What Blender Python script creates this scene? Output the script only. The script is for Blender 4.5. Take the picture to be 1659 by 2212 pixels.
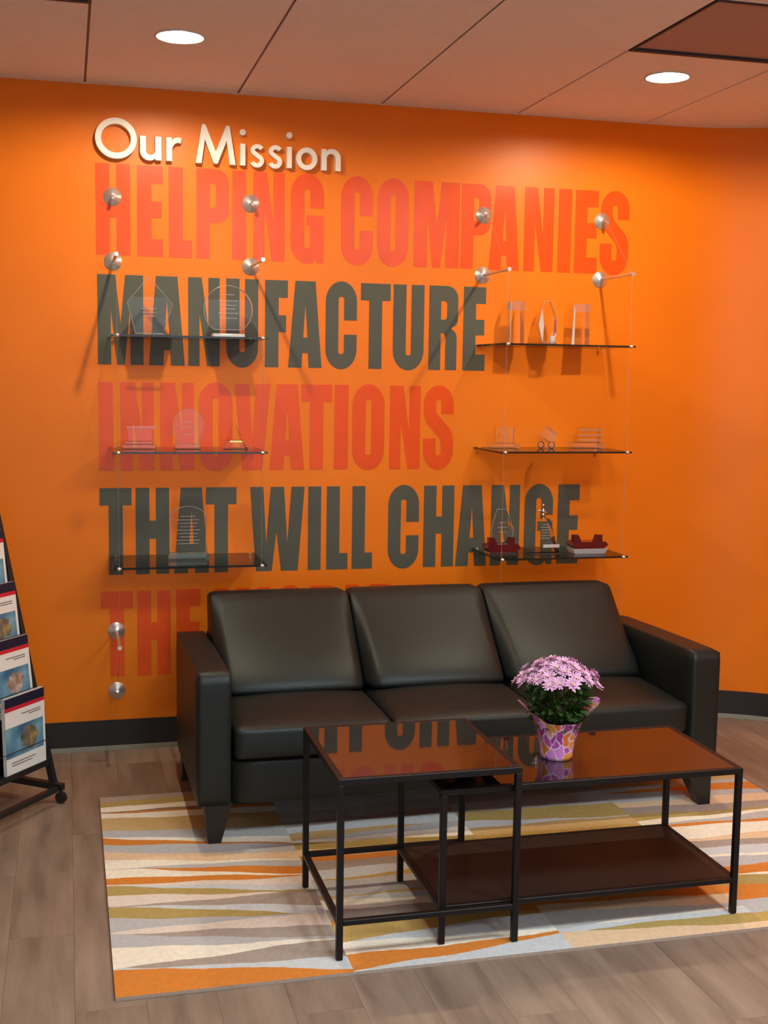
import bpy, bmesh, math, random
from math import sin, cos, pi, radians
from mathutils import Vector, Matrix
from mathutils.geometry import tessellate_polygon

for o in list(bpy.data.objects):
    bpy.data.objects.remove(o, do_unlink=True)
SC = bpy.context.scene
COL = SC.collection

# ------------------------------------------------------------------ camera
cam_d = bpy.data.cameras.new('camera')
cam = bpy.data.objects.new('camera', cam_d)
COL.objects.link(cam)
yaw, pit, rol = 0.253982772, -0.110509773, 0.015200845
fw = Vector((sin(yaw)*cos(pit), cos(yaw)*cos(pit), sin(pit)))
rt = Vector((cos(yaw), -sin(yaw), 0))
up = rt.cross(fw)
r2 = rt*cos(rol) + up*sin(rol)
u2 = -rt*sin(rol) + up*cos(rol)
M = Matrix((r2, u2, -fw)).transposed().to_4x4()
M.translation = Vector((-0.0870862, -5.1924927, 1.5968927))
cam.matrix_world = M
cam_d.sensor_fit = 'HORIZONTAL'
cam_d.sensor_width = 36.0
cam_d.lens = 2646.99/1659*36.0
cam_d.clip_start = 0.05
SC.camera = cam

# ------------------------------------------------------------------ view, world, daylight
SC.view_settings.view_transform = 'Standard'
SC.view_settings.look = 'None'
SC.view_settings.gamma = 1.0
SC.view_settings.use_curve_mapping = False
SC.view_settings.exposure = 0.0

wd = bpy.data.worlds.new('world')
SC.world = wd
wd.use_nodes = True
wd.node_tree.nodes['Background'].inputs[0].default_value = (0.75, 0.85, 1.0, 1)
wd.node_tree.nodes['Background'].inputs[1].default_value = 0.25

LAMP = (1.0, 0.83, 0.62)      # colour of the ceiling downlights
LAMP_STRENGTH = 4200.0      # small bulb of each downlight
LENS_STRENGTH = 30.0
PANEL = (0.86, 0.94, 1.0)      # cooler square ceiling panels further back in the room
PANEL_STRENGTH = 38.0
# downlights: x, y, strength factor
LIGHTS = [(0.305, -0.81, 1.0), (2.135, -0.81, 1.0)]
# square 2 ft light panels: tile column, tile row
PANELS = [(1, 5), (3, 5), (1, 9), (3, 9)]  # last pair is unseen, added for ambient fill behind the camera

# daylight through the glazed front of the lobby, behind the camera
ld = bpy.data.lights.new('window_daylight', 'AREA')
ld.shape = 'RECTANGLE'
ld.size, ld.size_y = 3.4, 1.9
ld.energy = 40
ld.color = (0.72, 0.86, 1.0)
lo = bpy.data.objects.new('window_daylight', ld)
COL.objects.link(lo)
lo.location = (0.6, -6.93, 1.35)
lo.rotation_euler = (radians(90), 0, 0)

# ------------------------------------------------------------------ material helpers
def new_mat(name):
    m = bpy.data.materials.new(name)
    m.use_nodes = True
    return m, m.node_tree, m.node_tree.nodes['Principled BSDF']

def pmat(name, col, rough=0.5, metal=0.0, spec=0.5, ior=1.45, bump=None, var=None, coat=0.0):
    """Principled material; bump=(scale, strength), var=(scale, amount) procedural tone variation."""
    m, t, b = new_mat(name)
    b.inputs['Base Color'].default_value = (*col, 1)
    b.inputs['Roughness'].default_value = rough
    b.inputs['Metallic'].default_value = metal
    b.inputs['Specular IOR Level'].default_value = spec
    b.inputs['IOR'].default_value = ior
    b.inputs['Coat Weight'].default_value = coat
    if bump or var:
        tc = t.nodes.new('ShaderNodeTexCoord')
    if var:
        n = t.nodes.new('ShaderNodeTexNoise')
        n.inputs['Scale'].default_value = var[0]
        n.inputs['Detail'].default_value = 3
        t.links.new(tc.outputs['Object'], n.inputs['Vector'])
        mp = t.nodes.new('ShaderNodeMapRange')
        mp.inputs['From Min'].default_value = 0.3
        mp.inputs['From Max'].default_value = 0.7
        mp.inputs['To Min'].default_value = 1 - var[1]
        mp.inputs['To Max'].default_value = 1 + var[1]
        t.links.new(n.outputs['Fac'], mp.inputs['Value'])
        mx = t.nodes.new('ShaderNodeMix')
        mx.data_type = 'RGBA'
        mx.blend_type = 'MULTIPLY'
        mx.inputs[0].default_value = 1
        mx.inputs[6].default_value = (*col, 1)
        t.links.new(mp.outputs[0], mx.inputs[7])
        t.links.new(mx.outputs[2], b.inputs['Base Color'])
    if bump:
        n = t.nodes.new('ShaderNodeTexNoise')
        n.inputs['Scale'].default_value = bump[0]
        n.inputs['Detail'].default_value = 4
        t.links.new(tc.outputs['Object'], n.inputs['Vector'])
        bp = t.nodes.new('ShaderNodeBump')
        bp.inputs['Strength'].default_value = bump[1]
        bp.inputs['Distance'].default_value = 0.01
        t.links.new(n.outputs['Fac'], bp.inputs['Height'])
        t.links.new(bp.outputs['Normal'], b.inputs['Normal'])
    return m

def clear_mat(name, tint=(0.97, 0.985, 0.975), edge=(0.55, 0.6, 0.58), ior=1.5, rough=0.02, milk=0.0):
    """Thin clear acrylic or glass: see-through face on, darker and more reflective at grazing angles."""
    m = bpy.data.materials.new(name)
    m.use_nodes = True
    t = m.node_tree
    t.nodes.clear()
    out = t.nodes.new('ShaderNodeOutputMaterial')
    lw = t.nodes.new('ShaderNodeLayerWeight')
    lw.inputs['Blend'].default_value = 0.35
    rp = t.nodes.new('ShaderNodeMix')
    rp.data_type = 'RGBA'
    rp.inputs[6].default_value = (*tint, 1)
    rp.inputs[7].default_value = (*edge, 1)
    pw = t.nodes.new('ShaderNodeMath')
    pw.operation = 'POWER'
    pw.inputs[1].default_value = 7.0
    t.links.new(lw.outputs['Facing'], pw.inputs[0])
    t.links.new(pw.outputs[0], rp.inputs[0])
    tr = t.nodes.new('ShaderNodeBsdfTransparent')
    t.links.new(rp.outputs[2], tr.inputs[0])
    gl = t.nodes.new('ShaderNodeBsdfGlossy')
    gl.inputs['Roughness'].default_value = rough
    fr = t.nodes.new('ShaderNodeFresnel')
    fr.inputs['IOR'].default_value = ior
    mx = t.nodes.new('ShaderNodeMixShader')
    t.links.new(fr.outputs[0], mx.inputs[0])
    t.links.new(tr.outputs[0], mx.inputs[1])
    t.links.new(gl.outputs[0], mx.inputs[2])
    last = mx
    if milk:
        df = t.nodes.new('ShaderNodeBsdfDiffuse')
        df.inputs[0].default_value = (0.9, 0.9, 0.9, 1)
        m2 = t.nodes.new('ShaderNodeMixShader')
        m2.inputs[0].default_value = milk
        t.links.new(mx.outputs[0], m2.inputs[1])
        t.links.new(df.outputs[0], m2.inputs[2])
        last = m2
    t.links.new(last.outputs[0], out.inputs[0])
    return m

# ------------------------------------------------------------------ mesh helpers
class MB:
    """collects vertices and faces (world or local coordinates), then links ONE mesh object"""
    def __init__(s):
        s.v, s.f, s.m = [], [], []
    def add(s, vs, fs, mi=0):
        o = len(s.v)
        s.v += [tuple(v) for v in vs]
        s.f += [tuple(i+o for i in f) for f in fs]
        s.m += [mi]*len(fs)
        return s
    def box(s, a, b, mi=0):
        x0, y0, z0 = a; x1, y1, z1 = b
        return s.add([(x0,y0,z0),(x1,y0,z0),(x1,y1,z0),(x0,y1,z0),(x0,y0,z1),(x1,y0,z1),(x1,y1,z1),(x0,y1,z1)],
                     [(0,3,2,1),(4,5,6,7),(0,1,5,4),(1,2,6,5),(2,3,7,6),(3,0,4,7)], mi)
    def hexa(s, p, mi=0):
        """8 points: bottom 4 ccw, top 4 ccw"""
        return s.add(p, [(0,3,2,1),(4,5,6,7),(0,1,5,4),(1,2,6,5),(2,3,7,6),(3,0,4,7)], mi)
    def tube(s, a, b, r0, r1=None, n=12, mi=0, caps=True):
        r1 = r0 if r1 is None else r1
        a, b = Vector(a), Vector(b)
        d = (b-a).normalized()
        u = d.orthogonal().normalized(); w = d.cross(u)
        vs = []
        for c, r in ((a, r0), (b, r1)):
            for i in range(n):
                vs.append(c + (u*cos(2*pi*i/n) + w*sin(2*pi*i/n))*r)
        fs = [(i, (i+1) % n, n+(i+1) % n, n+i) for i in range(n)]
        if caps:
            fs += [tuple(range(n-1, -1, -1)), tuple(range(n, 2*n))]
        return s.add(vs, fs, mi)
    def lathe(s, prof, c, axis='z', n=24, mi=0):
        """prof: (radius, height) pairs from bottom to top"""
        vs = []
        for r, h in prof:
            for i in range(n):
                a = 2*pi*i/n
                p = (r*cos(a), r*sin(a), h)
                if axis == 'y':
                    p = (p[0], -p[2], p[1])
                vs.append((c[0]+p[0], c[1]+p[1], c[2]+p[2]))
        fs = []
        for k in range(len(prof)-1):
            for i in range(n):
                j = (i+1) % n
                fs.append((k*n+i, k*n+j, (k+1)*n+j, (k+1)*n+i))
        if prof[0][0] > 1e-6: fs.append(tuple(range(n-1, -1, -1)))
        if prof[-1][0] > 1e-6: fs.append(tuple((len(prof)-1)*n+i for i in range(n)))
        return s.add(vs, fs, mi)
    def sphere(s, c, r, n=12, mi=0, sq=1.0):
        k = n//2
        prof = [(max(1e-7, r*sin(pi*i/k)), -r*sq*cos(pi*i/k)) for i in range(k+1)]
        return s.lathe(prof, c, n=n, mi=mi)
    def prism(s, loops, to3, d, mi=0, mside=None):
        """flat shape (outer loop, then holes; 2-D points) made solid: to3(p, 0) front and to3(p, d) back"""
        pts = [[Vector((x, y, 0)) for x, y in L] for L in loops]
        flat = [p for L in loops for p in L]
        n = len(flat)
        vs = [to3(p, 0) for p in flat] + [to3(p, d) for p in flat]
        tri = tessellate_polygon(pts)
        s.add(vs, [tuple(t) for t in tri] + [tuple(n+i for i in reversed(t)) for t in tri], mi)
        b = len(s.v) - len(vs)
        k = 0
        for L in loops:
            for i in range(len(L)):
                s.f.append((b+k+i, b+k+(i+1) % len(L), b+n+k+(i+1) % len(L), b+n+k+i))
                s.m.append(mi if mside is None else mside)
            k += len(L)
        return s
    def build(s, name, mats, parent=None, smooth=False, fix=True, loc=None):
        me = bpy.data.meshes.new(name)
        off = Vector((0, 0, 0))
        if parent is not None and parent.get('_w'):
            off = Vector(parent.location)
        elif loc is not None:
            off = Vector(loc)
        me.from_pydata([Vector(v)-off for v in s.v], [], s.f)
        mats = mats if isinstance(mats, (list, tuple)) else [mats]
        for m in mats: me.materials.append(m)
        for p, i in zip(me.polygons, s.m): p.material_index = i
        if fix:
            bm = bmesh.new(); bm.from_mesh(me)
            bmesh.ops.recalc_face_normals(bm, faces=bm.faces)
            bm.to_mesh(me); bm.free()
        if smooth:
            me.shade_smooth()
            if smooth is not True:
                me.set_sharp_from_angle(angle=radians(smooth))
        o = bpy.data.objects.new(name, me)
        COL.objects.link(o)
        if parent is not None: o.parent = parent
        elif loc is not None: o.location = loc
        return o

def tag(o, label=None, cat=None, group=None, kind=None):
    if label: o['label'] = label
    if cat: o['category'] = cat
    if group: o['group'] = group
    if kind: o['kind'] = kind
    return o

def thing(name, label, cat, loc=(0,0,0), group=None, rz=0.0, world=True):
    """an Empty at the thing's base; world=True: its parts are built in world coordinates"""
    o = bpy.data.objects.new(name, None)
    o.empty_display_size = 0.05
    COL.objects.link(o)
    o.location = loc
    o.rotation_euler = (0, 0, rz)
    if world and rz == 0: o['_w'] = 1
    return tag(o, label, cat, group)

def structure(name, mb, mats, **k):
    return tag(mb.build(name, mats, **k), kind='structure')

def copy_tree(o, parent=None):
    c = o.copy(); COL.objects.link(c)
    if parent is not None: c.parent = parent
    for ch in list(o.children): copy_tree(ch, c)
    return c

def bevel(o, w, seg=2):
    me = o.data
    bm = bmesh.new(); bm.from_mesh(me)
    bmesh.ops.bevel(bm, geom=list(bm.edges), offset=w, segments=seg, profile=0.7, affect='EDGES', clamp_overlap=True)
    bm.to_mesh(me); bm.free()
    me.shade_smooth(); me.set_sharp_from_angle(angle=radians(35))
    return o

def soft_block(x0, x1, quad, r, puff=(0, 0, 0, 0), n=12, wob=0.0, seed=0):
    """rounded upholstery block along x. quad = (y,z) of back-bottom, front-bottom, front-top, back-top.
    puff = bulge of front, top, back, side faces."""
    rnd = random.Random(seed)
    bm = bmesh.new()
    bmesh.ops.create_cube(bm, size=2.0)
    bmesh.ops.subdivide_edges(bm, edges=bm.edges[:], cuts=n-1, use_grid_fill=True)
    hx = (x1-x0)/2
    bb, fb, ft, bt = [Vector(q) for q in quad]
    hy = ((fb-bb).length + (ft-bt).length)/4
    hz = ((ft-fb).length + (bt-bb).length)/4
    vs = []
    for v in bm.verts:
        p = v.co.copy()
        q = Vector((math.copysign(abs(p.x)**0.8, p.x), math.copysign(abs(p.y)**0.8, p.y), math.copysign(abs(p.z)**0.8, p.z)))
        w = Vector((q.x*hx, q.y*hy, q.z*hz))
        inn = Vector((max(-hx+r, min(hx-r, w.x)), max(-hy+r, min(hy-r, w.y)), max(-hz+r, min(hz-r, w.z))))
        d = w-inn
        if d.length > 1e-9:
            d = d.normalized()*r
        w = inn+d
        fx, fy, fz = (1-q.x*q.x), (1-q.y*q.y), (1-q.z*q.z)
        if p.y < -0.999: w.y -= puff[0]*max(0, fx)**0.28*max(0, fz)**0.6*(1-0.5*q.z)
        if p.z > 0.999: w.z += puff[1]*fx**0.6*fy**0.7
        if p.y > 0.999: w.y += puff[2]*fx*fz
        if abs(p.x) > 0.999: w.x += math.copysign(puff[3], p.x)*fy*fz
        # bilinear map of (y,z) to the quad; -y is the front
        a = 0.5 - w.y/(2*hy)      # 0 back .. 1 front
        b = 0.5 + w.z/(2*hz)      # 0 bottom .. 1 top
        P = (bb*(1-a)+fb*a)*(1-b) + (bt*(1-a)+ft*a)*b
        vs.append(((x0+x1)/2 + w.x, P.x, P.y))
    mb = MB()
    bm.verts.index_update()
    mb.add(vs, [tuple(v.index for v in f.verts) for f in bm.faces])
    bm.free()
    return mb

# ------------------------------------------------------------------ materials
ORANGE = (0.80, 0.195, 0.006)
m_wall = pmat('orange_paint', ORANGE, rough=0.36, spec=0.28, bump=(260, 0.04), var=(2.2, 0.03))
m_red = pmat('red_vinyl', (0.76, 0.085, 0.008), rough=0.27, spec=0.35, var=(9, 0.04))
m_grey = pmat('grey_vinyl', (0.082, 0.086, 0.062), rough=0.45, spec=0.35, var=(9, 0.03))
m_tile = pmat('ceiling_tile', (0.80, 0.80, 0.77), rough=0.9, spec=0.2, bump=(420, 0.12), var=(60, 0.03))
m_grid = pmat('ceiling_grid', (0.20, 0.13, 0.115), rough=0.7)
m_gap = pmat('dark_recess', (0.03, 0.03, 0.04), rough=0.6)
m_panel = pmat('brown_ceiling_panel', (0.42, 0.31, 0.27), rough=0.85, spec=0.2, var=(40, 0.03))
m_base = pmat('black_baseboard', (0.018, 0.016, 0.014), rough=0.45)
m_toe = pmat('baseboard_toe_sheen', (0.28, 0.28, 0.22), rough=0.35)  # grey tone paints the light reflected off the black toe
m_plainwall = pmat('warm_white_paint', (0.55, 0.50, 0.45), rough=0.7)
m_alu = pmat('window_aluminium', (0.3, 0.3, 0.31), rough=0.4, metal=0.8)
m_white = pmat('white_letter', (0.86, 0.82, 0.74), rough=0.35)
m_steel = pmat('brushed_steel', (0.76, 0.75, 0.72), rough=0.33, metal=0.86)
m_cable = pmat('steel_cable', (0.34, 0.30, 0.28), rough=0.5, metal=0.6)
m_leather = pmat('black_leather', (0.009, 0.010, 0.009), rough=0.45, spec=0.46, bump=(180, 0.10))
m_leather.node_tree.nodes['Principled BSDF'].inputs['Specular Tint'].default_value = (0.86, 1.0, 0.96, 1)  # cool tint paints cool reflected light into the leather's sheen
m_wood = pmat('black_wood_leg', (0.010, 0.009, 0.008), rough=0.35)
m_tabmetal = pmat('black_brown_metal', (0.007, 0.006, 0.006), rough=0.42, spec=0.32)
m_glasstop = pmat('dark_glass_top', (0.010, 0.006, 0.005), rough=0.03, spec=0.5, ior=2.1)
m_shelfwood = pmat('black_brown_shelf', (0.020, 0.011, 0.008), rough=0.45, var=(30, 0.2))
m_shelfglass = clear_mat('shelf_glass', (0.98, 0.99, 0.985), (0.80, 0.84, 0.82))
m_glassedge = pmat('dark_glass_edge', (0.010, 0.014, 0.012), rough=0.1)
m_clear = clear_mat('clear_acrylic', (0.975, 0.98, 0.975), (0.22, 0.22, 0.20), ior=1.28)
m_clearbase = clear_mat('clear_block', (0.95, 0.965, 0.955), (0.52, 0.55, 0.52), ior=1.35, milk=0.035)
m_greenglass = clear_mat('green_glass_base', (0.70, 0.82, 0.74), (0.35, 0.48, 0.40), ior=1.5, milk=0.05)
m_bright = clear_mat('acrylic_bright_glint', (0.8, 0.82, 0.85), (0.5, 0.52, 0.56), ior=2.2, milk=0.45)  # milky white paints highlights on acrylic edges, bases and feet
m_edgeglint = clear_mat('acrylic_edge_glint', (0.9, 0.88, 0.86), (0.6, 0.55, 0.52), ior=1.6, milk=0.22)  # pale milky tone paints the glint along plate edges
m_etch = clear_mat('etched_lines', (0.8, 0.8, 0.8), (0.7, 0.7, 0.7), ior=1.2, milk=0.22)
m_redglass = pmat('dark_red_base', (0.085, 0.003, 0.010), rough=0.12, spec=0.7)
m_rackmetal = pmat('black_rack_metal', (0.014, 0.013, 0.014), rough=0.45)
m_paper = pmat('white_paper', (0.74, 0.72, 0.66), rough=0.55)
m_navy = pmat('navy_print', (0.014, 0.015, 0.035), rough=0.4)
m_redprint = pmat('red_print', (0.55, 0.02, 0.03), rough=0.4)
m_text = pmat('grey_print', (0.20, 0.19, 0.19), rough=0.5)
m_rubber = pmat('black_rubber', (0.015, 0.015, 0.015), rough=0.6)

def lamp_mat(strength, colour=LAMP):
    m = bpy.data.materials.new('lamp_lens')
    m.use_nodes = True
    t = m.node_tree; t.nodes.clear()
    o = t.nodes.new('ShaderNodeOutputMaterial'); e = t.nodes.new('ShaderNodeEmission')
    e.inputs[0].default_value = (*colour, 1)
    e.inputs[1].default_value = strength
    t.links.new(e.outputs[0], o.inputs[0])
    return m

def plank_mat():
    m, t, b = new_mat('floor_plank')
    tc = t.nodes.new('ShaderNodeTexCoord')
    oi = t.nodes.new('ShaderNodeObjectInfo')
    add = t.nodes.new('ShaderNodeVectorMath'); add.operation = 'ADD'
    sc = t.nodes.new('ShaderNodeVectorMath'); sc.operation = 'SCALE'
    cmb = t.nodes.new('ShaderNodeCombineXYZ')
    for k in 'XYZ': t.links.new(oi.outputs['Random'], cmb.inputs[k])
    t.links.new(cmb.outputs[0], sc.inputs[0]); sc.inputs['Scale'].default_value = 17
    t.links.new(tc.outputs['Object'], add.inputs[0]); t.links.new(sc.outputs[0], add.inputs[1])
    mp = t.nodes.new('ShaderNodeMapping')
    mp.inputs['Scale'].default_value = (11, 1.5, 1)
    t.links.new(add.outputs[0], mp.inputs['Vector'])
    n = t.nodes.new('ShaderNodeTexNoise')
    n.inputs['Scale'].default_value = 1.3; n.inputs['Detail'].default_value = 6; n.inputs['Roughness'].default_value = 0.6
    t.links.new(mp.outputs[0], n.inputs['Vector'])
    cr = t.nodes.new('ShaderNodeValToRGB')
    cr.color_ramp.elements[0].position = 0.32; cr.color_ramp.elements[0].color = (0.17, 0.122, 0.086, 1)
    cr.color_ramp.elements[1].position = 0.68; cr.color_ramp.elements[1].color = (0.315, 0.232, 0.168, 1)
    t.links.new(n.outputs['Fac'], cr.inputs[0])
    mr = t.nodes.new('ShaderNodeMapRange')
    mr.inputs['To Min'].default_value = 0.96; mr.inputs['To Max'].default_value = 1.04
    t.links.new(oi.outputs['Random'], mr.inputs['Value'])
    mx = t.nodes.new('ShaderNodeMix'); mx.data_type = 'RGBA'; mx.blend_type = 'MULTIPLY'; mx.inputs[0].default_value = 1
    t.links.new(cr.outputs[0], mx.inputs[6]); t.links.new(mr.outputs[0], mx.inputs[7])
    t.links.new(mx.outputs[2], b.inputs['Base Color'])
    b.inputs['Roughness'].default_value = 0.48
    b.inputs['Specular IOR Level'].default_value = 0.4
    return m
m_plank = plank_mat()

def wrap_mat():
    """printed foil: purple and orange leaf shapes with pale outlines"""
    m, t, b = new_mat('printed_wrap')
    tc = t.nodes.new('ShaderNodeTexCoord')
    mp = t.nodes.new('ShaderNodeMapping'); mp.inputs['Scale'].default_value = (1, 1, 0.55)
    mp.inputs['Rotation'].default_value = (0.4, 0.5, 0.2)
    t.links.new(tc.outputs['Object'], mp.inputs['Vector'])
    v1 = t.nodes.new('ShaderNodeTexVoronoi'); v1.feature = 'F1'; v1.inputs['Scale'].default_value = 40
    v2 = t.nodes.new('ShaderNodeTexVoronoi'); v2.feature = 'DISTANCE_TO_EDGE'; v2.inputs['Scale'].default_value = 40
    nz = t.nodes.new('ShaderNodeTexNoise'); nz.inputs['Scale'].default_value = 38
    t.links.new(mp.outputs[0], nz.inputs['Vector'])
    wp = t.nodes.new('ShaderNodeVectorMath'); wp.operation = 'MULTIPLY_ADD'
    wp.inputs[1].default_value = (.022, .022, .022)
    t.links.new(nz.outputs['Color'], wp.inputs[0]); t.links.new(mp.outputs[0], wp.inputs[2])
    t.links.new(wp.outputs[0], v1.inputs['Vector']); t.links.new(wp.outputs[0], v2.inputs['Vector'])
    sp = t.nodes.new('ShaderNodeSeparateColor')
    t.links.new(v1.outputs['Color'], sp.inputs[0])
    cr = t.nodes.new('ShaderNodeValToRGB'); cr.color_ramp.interpolation = 'CONSTANT'
    e = cr.color_ramp.elements
    e[0].position = 0; e[0].color = (0.46, 0.07, 0.36, 1)
    e[1].position = 0.3; e[1].color = (0.62, 0.22, 0.56, 1)
    for pz, c in ((0.5, (0.70, 0.17, 0.02, 1)), (0.68, (0.36, 0.035, 0.26, 1)), (0.84, (0.74, 0.30, 0.05, 1))):
        q = e.new(pz); q.color = c
    t.links.new(sp.outputs[0], cr.inputs[0])
    st = t.nodes.new('ShaderNodeMapRange')
    st.inputs['From Min'].default_value = 0.02; st.inputs['From Max'].default_value = 0.09
    t.links.new(v2.outputs['Distance'], st.inputs['Value'])
    mx = t.nodes.new('ShaderNodeMix'); mx.data_type = 'RGBA'
    mx.inputs[6].default_value = (0.72, 0.55, 0.68, 1)
    t.links.new(st.outputs[0], mx.inputs[0]); t.links.new(cr.outputs[0], mx.inputs[7])
    t.links.new(mx.outputs[2], b.inputs['Base Color'])
    b.inputs['Roughness'].default_value = 0.35
    return m
m_wrap = wrap_mat()

def picture_mat(name, c0, c1, c2, scale=9):
    """printed photograph on a cover: blotches of three colours"""
    m, t, b = new_mat(name)
    tc = t.nodes.new('ShaderNodeTexCoord')
    n = t.nodes.new('ShaderNodeTexNoise'); n.inputs['Scale'].default_value = scale; n.inputs['Detail'].default_value = 3
    t.links.new(tc.outputs['Object'], n.inputs['Vector'])
    cr = t.nodes.new('ShaderNodeValToRGB')
    e = cr.color_ramp.elements
    e[0].position = 0.35; e[0].color = (*c0, 1)
    e[1].position = 0.7; e[1].color = (*c2, 1)
    q = e.new(0.52); q.color = (*c1, 1)
    t.links.new(n.outputs['Fac'], cr.inputs[0])
    t.links.new(cr.outputs[0], b.inputs['Base Color'])
    b.inputs['Roughness'].default_value = 0.35
    return m
m_sky = picture_mat('cover_blue', (0.05, 0.12, 0.22), (0.12, 0.28, 0.38), (0.30, 0.45, 0.50))
m_subject = picture_mat('cover_subject', (0.05, 0.08, 0.04), (0.16, 0.13, 0.09), (0.40, 0.30, 0.08), 22)
m_subject2 = picture_mat('cover_subject_tan', (0.16, 0.10, 0.07), (0.34, 0.24, 0.17), (0.6, 0.5, 0.42), 26)

# ------------------------------------------------------------------ room
H = 2.74
X0, R0 = 2.62, 0.80        # the long wall turns into the right-hand wall through a wide curve
def wall_path():
    p = [(-2.5, 0.0), (X0, 0.0)]
    for i in range(1, 25):
        a = (pi/2)*i/24
        p.append((X0 + R0*sin(a), -R0 + R0*cos(a)))
    p.append((X0+R0, -7.0))
    return p
PATH = wall_path()
def offset_path(d):
    """the wall line moved d into the room"""
    out = []
    for x, y in PATH:
        if x <= X0: out.append((x, -d))
        elif y <= -R0: out.append((X0+R0-d, y))
        else:
            a = math.atan2(x-X0, y+R0)
            out.append((X0+(R0-d)*sin(a), -R0+(R0-d)*cos(a)))
    return out
def strip(mb, d0, d1, z0, z1, mi=0):
    """a band along the wall, d0..d1 deep (d1 nearer the room)"""
    A, B = offset_path(d0), offset_path(d1)
    n = len(A)
    vs = []
    for (ax, ay), (bx, by) in zip(A, B):
        vs += [(bx, by, z0), (bx, by, z1), (ax, ay, z1), (ax, ay, z0)]
    fs = []
    for i in range(n-1):
        o = 4*i
        for k in range(4):
            fs.append((o+k, o+4+k, o+4+(k+1) % 4, o+(k+1) % 4))
    fs += [(0, 1, 2, 3), tuple(4*(n-1)+k for k in (3, 2, 1, 0))]
    mb.add(vs, fs, mi)
    return mb
structure('wall_back', strip(MB(), -0.12, 0.0, 0.0, H), m_wall, smooth=30)
structure('wall_left', MB().box((-2.62, -7.0, 0), (-2.5, 0.12, H)), m_plainwall)
fwm = MB()
WX0, WX1, WZ0, WZ1 = -1.2, 2.4, 0.35, 2.35
fwm.box((-2.62, -7.12, 0), (WX0, -7.0, H)).box((WX1, -7.12, 0), (3.54, -7.0, H))
fwm.box((WX0, -7.12, 0), (WX1, -7.0, WZ0)).box((WX0, -7.12, WZ1), (WX1, -7.0, H))
structure('wall_front', fwm, m_plainwall)
wf = MB()
for a in (WX0, WX1-0.05, (WX0+WX1)/2-0.025):
    wf.box((a, -7.09, WZ0), (a+0.05, -7.03, WZ1))
wf.box((WX0, -7.09, WZ0), (WX1, -7.03, WZ0+0.05)).box((WX0, -7.09, WZ1-0.05), (WX1, -7.03, WZ1))
win = structure('window_1', wf, m_alu)
MB().box((WX0+0.05, -7.065, WZ0+0.05), (WX1-0.05, -7.059, WZ1-0.05)).build('pane', m_shelfglass, win)

bb = structure('baseboard_back', strip(MB(), 0.0, 0.006, 0.018, 0.13), m_base, smooth=30)
strip(MB(), 0.0, 0.012, 0.0005, 0.02).build('toe_strip', m_toe, bb, smooth=30)

floor = structure('floor', MB().box((-2.6, -7.0, -0.06), (3.5, 0.1, -0.004)), m_gap)
PW, PL = 0.178, 1.219
me_plank = None
rnd = random.Random(4)
ix = 0
xx = -2.40
planks = 0
while xx < 3.40:
    yy = 0.02 - PL*((ix*0.37) % 1.0)
    yy += PL if yy < -0.4 else 0
    top = 0.0
    y_hi = 0.0
    first = yy if yy < -0.05 else yy - PL
    cuts = [0.0]
    c = first
    while c > -4.3:
        if c < -0.03: cuts.append(c)
        c -= PL
    cuts.append(-4.3)
    w = min(PW, 3.41-xx)
    for a, b in zip(cuts[:-1], cuts[1:]):
        if a-b < 0.02: continue
        L = a-b
        mb = MB().box((-w/2+0.0003, -L/2+0.0003, -0.004), (w/2-0.0003, L/2-0.0003, 0.0))
        o = mb.build('plank', m_plank, fix=False)
        o.parent = floor
        o.location = (xx+w/2, (a+b)/2, 0)
        planks += 1
    xx += PW; ix += 1

ceil = structure('ceiling', MB().box((-2.6, -7.0, H+0.10), (3.5, 0.1, H+0.14)), m_grid)
T = 0.61
D1 = 0.501                          # depth of the cut row against the wall
rows = [(0.0, -D1)] + [(-D1-T*k, -D1-T*(k+1)) for k in range(0, 10)]
tile_holes = {}
for (lx, ly, _) in LIGHTS: tile_holes[(lx, ly)] = True
dark_panels = []
panel_spots = []
for k in range(-4, 6):
    xa, xb = T*k, T*(k+1)
    if xb > 3.5: xb = 3.5
    if xa < -2.5: xa = -2.5
    for j, (ya, yb) in enumerate(rows):
        yb = max(yb, -7.0)
        if ya - yb < 0.03: continue
        if j == 2 and k in (-1, 3):
            dark_panels.append((xa, xb, ya, yb)); continue
        if (k, j) in PANELS: panel_spots.append((xa, xb, ya, yb)); continue
        gx, gy = 0.0045, 0.0012
        x0, x1, y0, y1 = xa+gx, xb-gx, yb+gy, ya-gy
        light = None
        for (lx, ly, _) in LIGHTS:
            if x0 < lx-0.1 and lx+0.1 < x1 and y0 < ly-0.1 and ly+0.1 < y1: light = (lx, ly)
        mb = MB()
        if light is None:
            mb.box((x0, y0, H), (x1, y1, H+0.018))
        else:
            circ = [(light[0]+0.0755*cos(2*pi*i/32), light[1]+0.0755*sin(2*pi*i/32)) for i in range(32)]
            mb.prism([[(x0, y0), (x1, y0), (x1, y1), (x0, y1)], circ], lambda p, d: (p[0], p[1], H+d), 0.018)
        mb.build('ceiling_tile', m_tile, ceil)
for k in range(-4, 6):
    MB().box((T*k-0.012, -7.0, H+0.004), (T*k+0.012, 0.0, H+0.007)).box((T*k-0.001, -7.0, H+0.007), (T*k+0.001, 0.0, H+0.040)).build('grid_runner', m_grid, ceil)
for j, (ya, yb) in enumerate(rows[1:]):
    MB().box((-2.5, ya-0.012, H+0.0075), (3.42, ya+0.012, H+0.010)).build('grid_tee', m_grid, ceil)
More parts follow.
